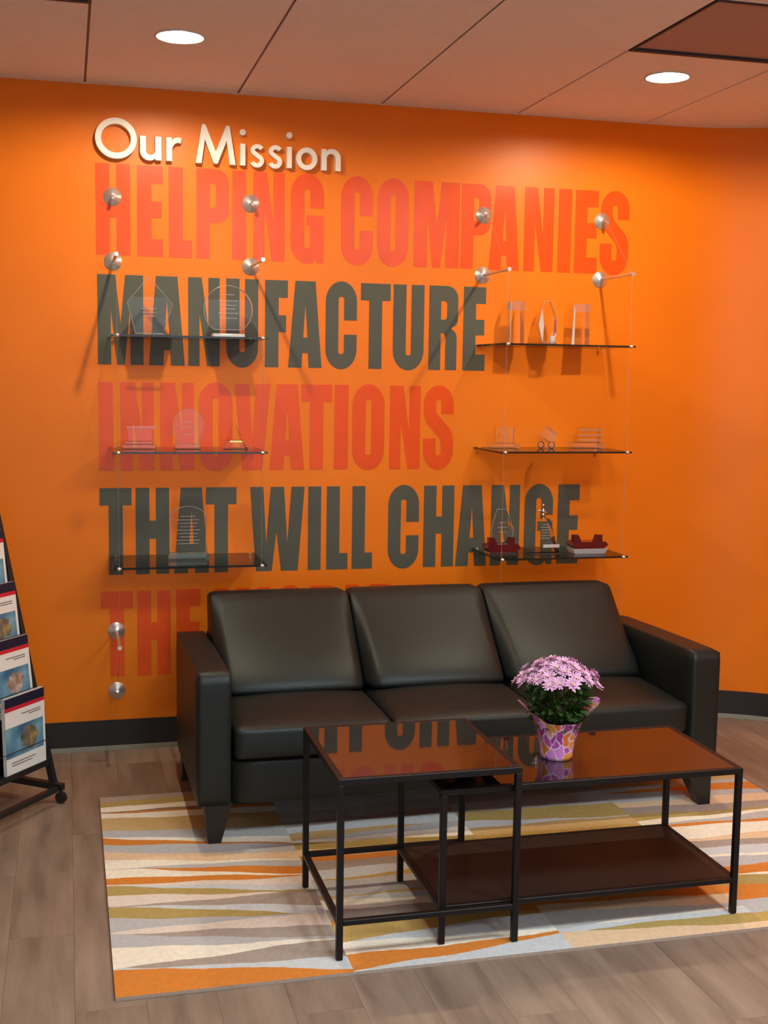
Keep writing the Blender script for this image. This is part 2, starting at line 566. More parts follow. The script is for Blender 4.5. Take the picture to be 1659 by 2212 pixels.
for i, (xa, xb, ya, yb) in enumerate(dark_panels):
    r = thing('ceiling_panel', 'brown square ceiling panel with dark front edge, above the right downlight' if xa > 1 else
              'brown square ceiling panel at top left corner, left of the left downlight', 'panel', ((xa+xb)/2, (ya+yb)/2, H))
    m = MB()
    for a, b in (((xa, ya-0.02, H-0.004), (xb, ya, H+0.018)), ((xa, yb, H-0.004), (xb, yb+0.012, H+0.018)),
                 ((xa, yb+0.012, H-0.004), (xa+0.008, ya-0.02, H+0.018)), ((xb-0.008, yb+0.012, H-0.004), (xb, ya-0.02, H+0.018))):
        m.box(a, b)
    m.build('panel_frame', m_gap, r)
    MB().box((xa+0.008, yb+0.012, H+0.006), (xb-0.008, ya-0.02, H+0.018)).build('panel_face', m_panel, r)

# ------------------------------------------------------------------ downlights
LLAB = ['left recessed ceiling downlight, lit, above the white sign', 'right recessed ceiling downlight, lit, below the brown ceiling panel']
m_trim = pmat('white_trim', (0.75, 0.72, 0.68), rough=0.4)
m_can = pmat('can_reflector', (0.8, 0.78, 0.74), rough=0.3, metal=0.6)
for (lx, ly, k), lab in zip(LIGHTS, LLAB):
    r = thing('ceiling_downlight', lab, 'ceiling light', (lx, ly, H), 'recessed ceiling downlights')
    tr = MB()
    prof = [(0.0745, 0.0), (0.086, -0.0005), (0.087, -0.003), (0.083, -0.005), (0.0745, -0.003)]
    n = 40
    vs = [(lx+q*cos(2*pi*i/n), ly+q*sin(2*pi*i/n), H+h) for q, h in prof for i in range(n)]
    fs = []
    for a in range(len(prof)):
        b = (a+1) % len(prof)
        fs += [(a*n+i, a*n+(i+1) % n, b*n+(i+1) % n, b*n+i) for i in range(n)]
    tr.add(vs, fs).build('trim_ring', m_trim, r, smooth=True)
    MB().tube((lx, ly, H-0.001), (lx, ly, H+0.022), 0.0745, 0.072, n=40, caps=False).build('can', m_can, r, smooth=True)
    MB().tube((lx, ly, H+0.0185), (lx, ly, H+0.0225), 0.073, 0.073, n=40).build('lens', lamp_mat(LENS_STRENGTH*k), r)
    MB().lathe([(1e-4, 0.0), (0.008, 0.001), (0.014, 0.004), (0.018, 0.009), (0.020, 0.0155)], (lx, ly, H+0.003), n=24).build('bulb', lamp_mat(LAMP_STRENGTH*k), r, smooth=True)
PNAMES = {(1, True): 'square lit ceiling light panel above the seating, nearer the left', (3, True): 'square lit ceiling light panel above the seating, nearer the right',
          (1, False): 'added square ceiling light panel by the window wall for room fill, left one', (3, False): 'added square ceiling light panel by the window wall for room fill, right one'}
for xa, xb, ya, yb in panel_spots:
    r = thing('ceiling_light_panel', PNAMES[(round(xa/T), ya > -4)], 'ceiling light', ((xa+xb)/2, (ya+yb)/2, H), 'square ceiling light panels')
    m = MB()
    for a, b in (((xa+.004, ya-.024, H-.001), (xb-.004, ya-.002, H+.018)), ((xa+.004, yb+.002, H-.001), (xb-.004, yb+.024, H+.018)),
                 ((xa+.004, yb+.024, H-.001), (xa+.026, ya-.024, H+.018)), ((xb-.026, yb+.024, H-.001), (xb-.004, ya-.024, H+.018))):
        m.box(a, b)
    m.build('frame', m_trim, r)
    MB().box((xa+.026, yb+.024, H+.004), (xb-.026, ya-.024, H+.018)).build('lens', lamp_mat(PANEL_STRENGTH, PANEL), r)

# ------------------------------------------------------------------ wall lettering (flat vinyl, built glyph by glyph)
CAP = 0.365
def arc(cx, cy, rx, ry, a0, a1, n=10):
    return [(cx+rx*cos(radians(a0+(a1-a0)*i/n)), cy+ry*sin(radians(a0+(a1-a0)*i/n))) for i in range(n+1)]
def stroke(pts, w, closed=False):
    L, Rr = [], []
    n = len(pts)
    for i in range(n):
        a = Vector(pts[max(0, i-1)] if not closed else pts[(i-1) % n]); b = Vector(pts[min(n-1, i+1)] if not closed else pts[(i+1) % n])
        d = (b-a).normalized(); p = Vector(pts[i])
        nn = Vector((-d.y, d.x))*w/2
        L.append(tuple(p+nn)); Rr.append(tuple(p-nn))
    return L, Rr
def glyph(c, w, h=CAP):
    P = lambda *q: [(a*w, b*h) for a, b in q]
    s = 0.058/w
    k = w/h
    if c == 'I': return [P((0,0),(0,1),(1,1),(1,0))]
    if c == 'H': return [P((0,0),(0,1),(.41,1),(.41,.62),(.60,.62),(.60,1),(1,1),(1,0),(.60,0),(.60,.41),(.41,.41),(.41,0))]
    if c == 'E': return [P((0,0),(0,1),(1,1),(1,.80),(s,.80),(s,.61),(.95,.61),(.95,.425),(s,.425),(s,.195),(1,.195),(1,0))]
    if c == 'F': return [P((0,0),(0,1),(1,1),(1,.80),(s,.80),(s,.60),(.93,.60),(.93,.405),(s,.405),(s,0))]
    if c == 'L': return [P((0,0),(0,1),(s,1),(s,.195),(1,.195),(1,0))]
    if c == 'T': return [P((0,1),(1,1),(1,.80),(.5+s/2,.80),(.5+s/2,0),(.5-s/2,0),(.5-s/2,.80),(0,.80))]
    if c == 'N': return [P((0,0),(0,1),(.43,1),(.64,.43),(.64,1),(1,1),(1,0),(.60,0),(.36,.58),(.36,0))]
    if c == 'M': return [P((0,0),(0,1),(.395,1),(.5,.46),(.605,1),(1,1),(1,0),(.71,0),(.71,.62),(.585,0),(.415,0),(.29,.62),(.29,0))]
    if c == 'A': return [P((0,0),(.2,1),(.8,1),(1,0),(.61,0),(.585,.17),(.42,.17),(.40,0)), P((.445,.35),(.505,.74),(.57,.35))]
    if c == 'V': return [P((0,1),(.40,1),(.5,.32),(.60,1),(1,1),(.78,0),(.22,0))]
    if c == 'W': return [P((0,1),(.24,1),(.295,.33),(.375,1),(.62,1),(.685,.33),(.755,1),(1,1),(.88,0),(.57,0),(.485,.47),(.40,0),(.11,0))]
    ov = 0.012
    def ell(y, up_):   # half ellipse of the outer shape
        return None
    ry = 0.62*k
    top = arc(.5, 1+ov-ry, .5, ry, 0, 180, 16)
    bot = arc(.5, -ov+ry, .5, ry, 180, 360, 16)
    def inner(y0, y1, a=.41, b=.59):
        c_ = (a+b)/2; rx = (b-a)/2; r_ = rx*k
        return arc(c_, y1-r_, rx, r_, 0, 180, 8) + arc(c_, y0+r_, rx, r_, 180, 360, 8)
    if c == 'O': return [P(*(top+bot)), P(*inner(.17, .83))]
    if c == 'D': return [P((0,0),(0,1),(.5,1),*arc(.5, 1-.5*k, .5, .5*k, 90, 0, 10),*arc(.5, .5*k, .5, .5*k, 0, -90, 10)), P(*inner(.17,.83))]
    if c == 'U':
        return [P((1,1),(.585,1),*[(x, y) for x, y in arc(.5, .165+.085*k, .085, .085*k, 0, -180, 8)],(.415,1),(0,1),*arc(.5, -ov+ry, .5, ry, 180, 360, 16))]
    if c == 'C':
        o = arc(.5, 1+ov-ry, .5, ry, 0, 180, 16) + arc(.5, -ov+ry, .5, ry, 180, 360, 16)
        inn = arc(.5, .165+.09*k, .09, .09*k, 0, -180, 8) + arc(.5, .835-.09*k, .09, .09*k, 180, 0, 8)
        return [P((1,.56),*o,(1,.395),(.59,.395),*inn,(.59,.56))]
    if c == 'G':
        o = arc(.5, 1+ov-ry, .5, ry, 0, 180, 16) + arc(.5, -ov+ry, .5, ry, 180, 290, 12)
        inn = arc(.5, .165+.09*k, .09, .09*k, 0, -180, 8) + arc(.5, .835-.09*k, .09, .09*k, 180, 0, 8)
        return [P((1,.62),*o,(.78,.045),(.80,0),(1,0),(1,.54),(.47,.54),(.47,.42),(.59,.42),*inn,(.59,.62))]
    if c in 'PR':
        lo_ = .40 if c == 'P' else .50
        r_ = .40
        bowl = arc(1-r_, 1-r_*k, r_, r_*k, 90, 0, 8)
        if c == 'P':
            return [P((0,0),(0,1),*bowl,*arc(1-r_, lo_+r_*k, r_, r_*k, 0, -90, 8),(.41,lo_),(.41,0)),
                    P((.41,.57),(.41,.84),*arc(.5,.84-.10*k,.10,.10*k,90,0,5),*arc(.5,.57+.10*k,.10,.10*k,0,-90,5))]
        return [P((0,0),(0,1),*bowl,(1,.60),*arc(.8,.60,.2,.085,0,-90,6),*arc(.72,.38,.25,.11,75,0,6),(.97,0),(.58,0),(.58,.36),*arc(.48,.36,.10,.08,0,90,5),(.41,.44),(.41,0)),
                P((.41,.60),(.41,.82),*arc(.52,.82-.10*k,.10,.10*k,90,0,5),*arc(.52,.60+.10*k,.10,.10*k,0,-90,5))]
    if c == 'S':
        o = [(1,.665),*arc(.5, 1+ov-ry, .5, ry, 0, 180, 16),(0,.70),(.03,.62),(.12,.545),(.52,.385),(.59,.33),
             *arc(.5,.165+.09*k,.09,.09*k,0,-180,8),(.41,.37),(0,.37),*arc(.5,-ov+ry,.5,ry,180,360,16),(1,.335),(.97,.41),(.88,.49),(.49,.645),(.41,.70),
             *arc(.5,.835-.09*k,.09,.09*k,180,0,8),(.59,.665)]
        return [P(*o)]
    raise ValueError(c)

WORDS = [
 ('orange red vinyl wall lettering reading HELPING COMPANIES, topmost line', m_red, 2.434,
  [('H',.037,.174),('E',.202,.306),('L',.329,.424),('P',.442,.576),('I',.590,.647),('N',.678,.810),('G',.836,.978),('C',1.054,1.192),('O',1.213,1.350),('M',1.376,1.580),('P',1.590,1.724),('A',1.718,1.860),('N',1.881,2.020),('I',2.042,2.104),('E',2.122,2.232),('S',2.245,2.384)]),
 ('grey vinyl wall lettering reading MANUFACTURE, second line', m_grey, 1.992,
  [('M',.040,.224),('A',.246,.393),('N',.407,.538),('U',.565,.700),('F',.729,.826),('A',.829,.974),('C',.990,1.127),('T',1.144,1.276),('U',1.289,1.428),('R',1.451,1.583),('E',1.608,1.711)]),
 ('orange red vinyl wall lettering reading INNOVATIONS, third line', m_red, 1.556,
  [('I',.041,.099),('N',.129,.265),('N',.291,.431),('O',.450,.593),('V',.601,.754),('A',.752,.901),('T',.888,1.022),('I',1.033,1.094),('O',1.113,1.256),('N',1.281,1.419),('S',1.434,1.572)]),
 ('grey vinyl wall lettering reading THAT WILL CHANGE, above the sofa', m_grey, 1.117,
  [('T',.040,.171),('H',.187,.326),('A',.345,.492),('T',.480,.610),('W',.668,.905),('I',.921,.978),('L',1.003,1.098),('L',1.117,1.209),('C',1.280,1.421),('H',1.443,1.584),('A',1.594,1.741),('N',1.759,1.896),('G',1.919,2.057),('E',2.081,2.186)]),
 ('orange red vinyl wall lettering starting THE, lowest line, partly behind the sofa', m_red, 0.682,
  [('T',.042,.173),('H',.191,.330),('E',.354,.457),('W',.520,.757),('O',.775,.915),('R',.935,1.070),('L',1.090,1.185),('D',1.200,1.338)]),
]
VT = 0.0012
for lab, mat, top, letters in WORDS:
    r = thing('wall_lettering', lab, 'lettering', (letters[0][1], 0, top-CAP), 'vinyl mission lettering')
    for ch, a, b in letters:
        mb = MB()
        zb = top-CAP
        mb.prism(glyph(ch, b-a), lambda p, d, a=a, zb=zb: (a+p[0], -VT+d, zb+p[1]), VT)
        mb.build('letter', mat, r)

# raised sign
sg = thing('raised_sign', 'raised white sign letters reading Our Mission, mounted above the lettering', 'sign', (0.037, 0, 2.45))
SZ = 2.450
SD, SW = 0.030, 0.0235
def sign_letter(loops_list):
    mb = MB()
    for loops in loops_list:
        mb.prism(loops, lambda p, d: (p[0], -SD+d, p[1]), SD)
    mb.build('letter', m_white, sg)
def ring(cx, cz, rx, rz, w):
    return [arc(cx, cz, rx, rz, 0, 360, 40)[:-1], arc(cx, cz, rx-w, rz-w, 0, 360, 40)[:-1]]
def bar(pts, w):
    L, Rr = stroke(pts, w)
    return [L + Rr[::-1]]
sign_letter([ring(.119, 2.529, .082, .080, .0235)])
# u
sign_letter([[[(.213,2.545),(.213,2.49)]+arc(.2505,2.487,.0375,.0375,180,300,10)+[(.274,2.462),(.274,2.452),(.298,2.452),(.298,2.545),(.274,2.545),(.274,2.492)]
            + arc(.2555,2.489,.0185,.0185,0,-180,10)+[(.237,2.545)]]])
# r
sign_letter([[[(.318,2.452),(.318,2.545),(.341,2.545),(.341,2.533)]+[(.350,2.543),(.364,2.547),(.380,2.545),(.376,2.524),(.364,2.526),(.351,2.520),(.343,2.507),(.341,2.490),(.341,2.452)]]])
# M
sign_letter([[[(.437,2.451),(.462,2.606),(.476,2.606),(.5185,2.500),(.561,2.606),(.575,2.606),(.600,2.451),(.577,2.451),(.563,2.545),(.526,2.452),(.511,2.452),(.474,2.545),(.460,2.451)]]])
def dot(cx, cz, r): return [arc(cx, cz, r, r, 0, 360, 20)[:-1]]
sign_letter([[[(.619,2.451),(.619,2.538),(.640,2.538),(.640,2.451)]], dot(.629, 2.584, .0125)])
def s_curve(cx, w):
    pts = arc(cx+.002, 2.5135, w*.36, .0155, 30, 270, 12)
    pts = [(p[0], p[1]) for p in arc(cx+.001, 2.5155, .0195, .0160, 25, 250, 12)]
    pts += [(p[0], p[1]) for p in arc(cx-.001, 2.4735, .0205, .0190, 75, -160, 14)]
    return pts
sign_letter([bar(s_curve(.689, .054), .0175)])
sign_letter([bar(s_curve(.765, .060), .0175)])
sign_letter([[[(.814,2.451),(.814,2.537),(.834,2.537),(.834,2.451)]], dot(.8235, 2.584, .0125)])
sign_letter([ring(.8975, 2.493, .0445, .046, .020)])
sign_letter([[[(.961,2.450),(.961,2.537),(.981,2.537),(.981,2.527)]+arc(1.0045,2.5015,.0375,.0375,118,0,12)+[(1.042,2.450),(1.021,2.450),(1.021,2.499)]
            + arc(1.0015,2.4985,.0195,.0205,0,180,10)+[(.982,2.450)]]])

# ------------------------------------------------------------------ cable shelves
COLS = [(0.104, 0.667, 'left'), (1.692, 2.250, 'right')]
YF = -0.33
ZS = (1.737, 1.285, 0.830)
def disc(z, x):
    return MB().lathe([(0.036, 0.0), (0.036, 0.003), (0.034, 0.005), (0.013, 0.015), (0.008, 0.018)], (x, 0, z), axis='y', n=28)
for xa, xb, side in COLS:
    for x, lr in ((xa, 'left'), (xb, 'right')):
        # upper anchor, upper standoff, lower standoff, lower anchor
        for z, kind, where in ((2.302, 'anchor', 'topmost row'), (2.044, 'arm', 'upper row'), (0.550, 'arm', 'lower row'), (0.257, 'anchor', 'bottom row')):
            if kind == 'anchor':
                lab = f'brushed steel cone wall anchor, {where}, {lr} cable of the {side} shelves'
                r = thing('cable_anchor', lab, 'wall anchor', (x, 0, z), 'steel cable anchors on the wall')
                disc(z, x).build('disc', m_steel, r, smooth=35)
                d = -1 if z > 1 else 1
                MB().tube((x, -0.012, z), (x, -0.062, z+0.012*d), 0.0085, 0.0065).build('cable_ferrule', m_steel, r, smooth=35)
            else:
                lab = f'brushed steel wall disc with long arm, {where}, {lr} cable of the {side} shelves'
                r = thing('standoff_arm', lab, 'wall bracket', (x, 0, z), 'steel standoff arms on the wall')
                zd = z if z > 1 else 0.514
                disc(zd, x).build('disc', m_steel, r, smooth=35)
                ze = z if z > 1 else 0.514
                MB().tube((x, -0.015, zd), (x, YF+0.005, ze), 0.0062).build('arm', m_steel, r, smooth=35)
                MB().tube((x, YF-0.012, ze), (x, YF+0.010, ze), 0.0085).build('arm_tip', m_steel, r, smooth=35)
        lab = f'thin steel cable, {lr} front line of the {side} shelves'
        r = thing('shelf_cable', lab, 'cable', (x, YF, 0.514), 'thin steel cables')
        c = MB()
        c.tube((x, -0.058, 2.290), (x, YF-0.002, 2.044), 0.0007, n=6)
        c.tube((x, YF-0.002, 2.044), (x, YF-0.002, 0.514), 0.0007, n=6)
        c.tube((x, YF-0.002, 0.514), (x, -0.058, 0.269), 0.0007, n=6)
        c.build('strand', m_cable, r)
    for z, nm in zip(ZS, ('top', 'middle', 'bottom')):
        r = thing('glass_shelf', f'clear glass shelf with dark edge, {nm} one of the {side} cable shelves', 'shelf', ((xa+xb)/2, -0.17, z), 'clear glass cable shelves')
        x0, x1 = xa-0.022, xb+0.022
        MB().box((x0+.001, YF-0.014, z-0.004), (x1-.001, -0.001, z+0.004)).build('pane', m_shelfglass, r)
        e = MB()
        e.box((x0, YF-0.0155, z-0.0032), (x1, YF-0.014, z+0.0032)).box((x0, YF-0.014, z-0.0032), (x0+.001, -0.001, z+0.0032))
        e.box((x1-.001, YF-0.014, z-0.0032), (x1, -0.001, z+0.0032)).box((x0, -0.001, z-0.0032), (x1, -0.0003, z+0.0032))
        e.build('pane_edge', m_glassedge, r)
        for x in (xa, xb):
            for y in (YF-0.002, -0.012):
                MB().sphere((x, y-0.016 if y < -.1 else y-0.004, z), 0.0095 if y < -.1 else 0.007, n=12, sq=0.85).build('clamp', m_steel, r, smooth=True)

# ------------------------------------------------------------------ awards on the shelves
def award(label, x, z, group='clear awards on glass shelves', y=-0.17, cat='award', name='award'):
    return thing(name, label, cat, (x, y, z), group)
def plate(r, name, outline, y0, y1, mat):
    """upright plate: outline in (x, z), between depths y0 (front) and y1"""
    if name != 'glint_strip':
        e = MB()
        for a, b in zip(outline, outline[1:]+outline[:1]):
            e.tube((a[0], y0, a[1]), (b[0], y0, b[1]), .0013, n=5)
        e.build('edge_glint', m_edgeglint, r)  # pale outline added to draw light caught on the plate edges
    return MB().prism([outline], lambda p, d, y0=y0: (p[0], y0+d, p[1]), y1-y0).build(name, mat, r)
def etched(r, xc, w, zs, y):
    for k, z in enumerate(zs):
        ww = w*(0.6+0.4*((k*37) % 10)/10)
        MB().box((xc-ww/2, y-0.0006, z), (xc+ww/2, y, z+0.0026)).build('etched_line', m_etch, r)
S1, S2, S3 = [z+0.004 for z in ZS]

# left, top shelf
r = award('clear house shaped pentagon award, left on the top left shelf', 0.235, S1)
plate(r, 'plaque', [(.182, S1+.012), (.150, S1+.135), (.235, S1+.238), (.330, S1+.130), (.290, S1+.012)], -.185, -.160, m_clear)
bevel(MB().box((.175, -.205, S1), (.300, -.135, S1+.012)).build('base', m_clearbase, r), .003)
etched(r, .235, .07, (S1+.15, S1+.11, S1+.095, S1+.08), -.1855)
r = award('clear round faced award with bright base, right on the top left shelf', 0.550, S1)
a = arc(.550, S1+.115, .100, .098, -55, 235, 28)
plate(r, 'plaque', a, -.185, -.158, m_clear)
bevel(MB().box((.485, -.215, S1), (.615, -.130, S1+.018)).build('base', m_bright, r), .004)
etched(r, .550, .09, (S1+.175, S1+.150, S1+.132, S1+.118, S1+.10, S1+.08), -.1855)
# left, middle shelf
r = award('low clear stepped block award, left on the middle left shelf', 0.195, S2)
bevel(MB().box((.128, -.215, S2), (.260, -.125, S2+.020)).build('base', m_clearbase, r), .003)
bevel(MB().box((.140, -.200, S2+.020), (.250, -.140, S2+.032)).build('base_step', m_clearbase, r), .002)
MB().box((.150, -.180, S2+.032), (.245, -.160, S2+.082)).build('plaque', m_clear, r)
MB().box((.145, -.183, S2+.082), (.262, -.157, S2+.094)).build('plaque_cap', m_clearbase, r)
r = award('clear rounded plaque award on a low block, centre of the middle left shelf', 0.387, S2)
bevel(MB().box((.335, -.210, S2), (.440, -.130, S2+.022)).build('base', m_clearbase, r), .003)
plate(r, 'plaque', [(.345, S2+.022), (.330, S2+.09)] + arc(.390, S2+.10, .062, .062, 170, 10, 14) + [(.450, S2+.085), (.432, S2+.022)], -.182, -.160, m_clear)
etched(r, .388, .06, (S2+.11, S2+.09, S2+.06), -.1825)
r = award('small clear pyramid award on a faceted base, right on the middle left shelf', 0.578, S2)
MB().hexa([(.530,-.215,S2),(.628,-.215,S2),(.628,-.125,S2),(.530,-.125,S2),(.545,-.200,S2+.036),(.612,-.200,S2+.036),(.612,-.140,S2+.036),(.545,-.140,S2+.036)]).build('base', m_clearbase, r)
MB().hexa([(.548,-.200,S2+.036),(.610,-.200,S2+.036),(.610,-.140,S2+.036),(.548,-.140,S2+.036),(.574,-.173,S2+.110),(.580,-.173,S2+.110),(.580,-.167,S2+.110),(.574,-.167,S2+.110)]).build('pyramid', m_clear, r)
MB().box((.555, -.205, S2+.030), (.605, -.135, S2+.037)).build('collar', pmat('gold_collar', (.65, .45, .15), rough=.2, metal=1), r)
# left, bottom shelf
r = award('clear arched plaque award on a green tinted base, alone on the bottom left shelf', 0.388, S3)
plate(r, 'plaque', [(.318, S3+.030), (.312, S3+.175)] + arc(.388, S3+.165, .078, .058, 165, 15, 14) + [(.462, S3+.175), (.458, S3+.030)], -.182, -.160, m_clear)
bevel(MB().box((.305, -.210, S3), (.470, -.130, S3+.030)).build('base', m_greenglass, r), .003)
etched(r, .388, .10, [S3+.18-.014*i for i in range(9)], -.1825)
# right, top shelf
r = award('clear square tower award, left on the top right shelf', 1.79, S1)
MB().box((1.758, -.190, S1), (1.822, -.140, S1+.188)).build('tower', m_clear, r)
MB().box((1.757, -.1905, S1+.150), (1.760, -.139, S1+.186)).build('tower_edge_glint', m_bright, r)
MB().box((1.758, -.190, S1+.150), (1.822, -.1902, S1+.188)).build('frosted_band', clear_mat('frosted', (.85,.82,.8), (.6,.55,.5), milk=.10), r)
MB().box((1.757, -.1915, S1), (1.7595, -.1885, S1+.188)).build('glint_strip', m_bright, r)
r = award('clear leaf shaped award with a bright left edge, centre of the top right shelf', 1.932, S1)
lf = [(1.915, S1+.012), (1.888, S1+.09), (1.905, S1+.165), (1.918, S1+.195), (1.945, S1+.195), (1.972, S1+.13), (1.974, S1+.06), (1.955, S1+.012)]
plate(r, 'leaf', lf, -.185, -.155, m_clear)
plate(r, 'glint_strip', [(1.908, S1+.012), (1.888, S1+.09), (1.902, S1+.160), (1.913, S1+.09)], -.188, -.185, m_bright)
bevel(MB().box((1.905, -.200, S1), (1.970, -.140, S1+.012)).build('base', m_clearbase, r), .002)
MB().lathe([(1e-4, 0), (.010, .008), (.014, .018), (.010, .034), (1e-4, .042)], (1.950, -.196, S1+.004), n=14).build('crystal_drop', m_bright, r, smooth=True)
r = award('clear square tower award with bright left edge, right on the top right shelf', 2.085, S1)
MB().box((2.045, -.190, S1), (2.125, -.140, S1+.186)).build('tower', m_clear, r)
MB().box((2.045, -.190, S1+.150), (2.125, -.1902, S1+.186)).build('frosted_band', bpy.data.materials['frosted'], r)
MB().hexa([(2.040,-.192,S1),(2.054,-.192,S1),(2.054,-.189,S1),(2.040,-.189,S1),(2.050,-.192,S1+.170),(2.054,-.192,S1+.170),(2.054,-.189,S1+.170),(2.050,-.189,S1+.170)]).build('glint_strip', m_bright, r)
# right, middle shelf
r = award('low clear square plaque award on a wide block, left on the middle right shelf', 1.747, S2)
bevel(MB().box((1.683, -.210, S2), (1.812, -.130, S2+.022)).build('base', m_clearbase, r), .003)
MB().box((1.704, -.182, S2+.022), (1.794, -.160, S2+.096)).build('plaque', m_clear, r)
for k in range(7):
    MB().box((1.712+.0115*k, -.1828, S2+.026), (1.714+.0115*k, -.182, S2+.094)).build('flute', m_etch, r)
r = award('small tilted crystal cube award on round feet, centre of the middle right shelf', 1.945, S2)
cx, cz = 1.953, S2+.060
q = []
for dz in (-.024, .024):
    for dx, dy in ((-.026,-.026),(.026,-.026),(.026,.026),(-.026,.026)):
        v = Matrix.Rotation(radians(35), 3, 'Y') @ Vector((dx, dy, dz))
        q.append((cx+v.x, -.17+v.y, cz+v.z))
MB().hexa(q).build('cube', m_clearbase, r)
for dx in (-.026, .024):
    MB().sphere((1.945+dx, -.175, S2+.016), .016, n=14).build('foot', m_clearbase, r, smooth=True)
MB().box((1.918, -.185, S2), (1.975, -.155, S2+.006)).build('base', m_clearbase, r)
r = award('clear two step block award, right on the middle right shelf', 2.135, S2)
bevel(MB().box((2.064, -.210, S2), (2.206, -.130, S2+.026)).build('base', m_clearbase, r), .003)
MB().hexa([(2.080,-.195,S2+.026),(2.196,-.195,S2+.026),(2.196,-.145,S2+.026),(2.080,-.145,S2+.026),(2.090,-.180,S2+.094),(2.198,-.180,S2+.094),(2.198,-.155,S2+.094),(2.090,-.155,S2+.094)]).build('plaque', m_clear, r)
for zz in (.080, .055, .034):
    MB().box((2.088, -.197, S2+zz), (2.196, -.1945, S2+zz+.008)).build('frosted_line', bpy.data.materials['frosted'], r)
# right, bottom shelf
def red_base(r, x0, x1, z0, h, mat, fins):
    xm = (x0+x1)/2
    MB().prism([[(x0+.02, z0), (x1-.02, z0), (x1, z0+h*.55), (x1-.012, z0+h), (x0+.012, z0+h), (x0, z0+h*.55)]], lambda p, d: (p[0], -.205+d, p[1]), .075).build('base', mat, r)
    for f0, f1, s_ in fins:
        MB().prism([[(f0, z0+h), (f1, z0+h), ((f1 if s_ > 0 else f1-.012), z0+h+.028), ((f0+.012 if s_ > 0 else f0), z0+h+.028)]], lambda p, d: (p[0], -.185+d, p[1]), .030).build('fin', mat, r)
r = award('clear obelisk award in a dark red base, left on the bottom right shelf', 1.75, S3)
red_base(r, 1.672, 1.828, S3+.014, .034, m_redglass, ((1.690, 1.726, -1), (1.772, 1.806, 1)))
MB().box((1.690, -.200, S3), (1.810, -.135, S3+.014)).build('foot', m_clearbase, r)
plate(r, 'obelisk', [(1.708, S3+.048), (1.698, S3+.11), (1.722, S3+.20), (1.765, S3+.20), (1.800, S3+.11), (1.790, S3+.048)], -.183, -.158, m_clear)
etched(r, 1.748, .05, (S3+.14, S3+.12, S3+.10), -.1835)
r = award('clear bell shaped award with small silver figure on top, bottom right shelf', 1.944, S3)
MB().prism([[(1.874, S3+.004), (2.012, S3+.004), (1.998, S3+.045), (1.966, S3+.155), (1.918, S3+.155), (1.890, S3+.045)]], lambda p, d: (p[0], -.195+d, p[1]), .05).build('bell', m_clear, r)
MB().box((1.874, -.205, S3), (2.014, -.135, S3+.004)).build('base', m_clearbase, r)
MB().box((1.935, -.200, S3+.030), (2.010, -.196, S3+.044)).build('glint_strip', m_bright, r)
etched(r, 1.945, .05, [S3+.13-.012*i for i in range(6)], -.1955)
fg = MB()
fg.tube((1.942, -.17, S3+.155), (1.940, -.17, S3+.185), .010, .013, n=10)
fg.sphere((1.940, -.172, S3+.187), .013, n=10, sq=1.2).sphere((1.940, -.172, S3+.212), .009, n=10)
fg.tube((1.936, -.174, S3+.195), (1.916, -.180, S3+.190), .005, .003, n=8).tube((1.945, -.174, S3+.192), (1.956, -.178, S3+.172), .005, .004, n=8)
fg.build('figure', pmat('silver_figure', (.55, .56, .60), rough=.2, metal=1), r, smooth=True)
MB().lathe([(.014, 0), (.014, .004), (.010, .007)], (1.943, -.17, S3+.1555), n=16).build('figure_plinth', bpy.data.materials['gold_collar'], r)
r = award('long dark red finned award base, right on the bottom right shelf', 2.157, S3)
red_base(r, 2.072, 2.242, S3+.022, .030, m_redglass, ((2.086, 2.122, -1), (2.186, 2.222, 1)))
MB().hexa([(2.085,-.205,S3),(2.225,-.205,S3),(2.225,-.130,S3),(2.085,-.130,S3),(2.074,-.212,S3+.022),(2.238,-.212,S3+.022),(2.238,-.125,S3+.022),(2.074,-.125,S3+.022)]).build('foot', m_bright, r)

# how far each award stands from the wall (sliding it along the line of sight keeps its place on the shelf)
for o in [o for o in COL.objects if o.get('category') == 'award']:
    L = o['label']
    dy = .06 if 'top left shelf' in L else .10 if 'top right shelf' in L else .06 if 'middle right' in L else -.05 if 'bottom right' in L else 0.0
    o.location.x += (o.location.x+.087)/5.02*dy
    o.location.y += dy

# ------------------------------------------------------------------ sofa
sf = thing('sofa', 'black leather three seat sofa with square arms and tapered legs against the orange wall', 'sofa', (1.29, -0.7, 0))
def tilt(y):             # the whole seat leans back a little
    return (y+1.18)*-0.040
for x0, x1 in ((0.320, 0.440), (2.142, 2.262)):
    soft_block(x0, x1, ((-.350, .112), (-1.18, .140), (-1.18, .600), (-.350, .578)), .014, (0.002, .003, 0, .002), n=10).build('arm', m_leather, sf, smooth=True)
soft_block(.440, 2.142, ((-.352, .115), (-1.165, .135), (-1.165, .292), (-.352, .26)), .012, (0.003, 0, 0, 0), n=14).build('seat_base', m_leather, sf, smooth=True)
soft_block(.440, 2.142, ((-.352, .26), (-.40, .26), (-.38, .58), (-.352, .58)), .012, n=10).build('back_frame', m_leather, sf, smooth=True)
cx = [0.443, 1.003, 1.567, 2.139]
for i in range(3):
    soft_block(cx[i]+.002, cx[i+1]-.002, ((-.40, .275), (-1.182, .294), (-1.182, .408), (-.40, .405)), .020, (0.008, .030, 0, 0), n=18).build('seat_cushion', m_leather, sf, smooth=True)
bx = [0.440, 1.000, 1.565, 2.140]
for i in range(3):
    soft_block(bx[i]+.003, bx[i+1]-.003, ((-.40, .425), (-.80, .415), (-.455, .738), (-.362, .736)), .024, (0.062, .006, 0, .002), n=18).build('back_cushion', m_leather, sf, smooth=True)
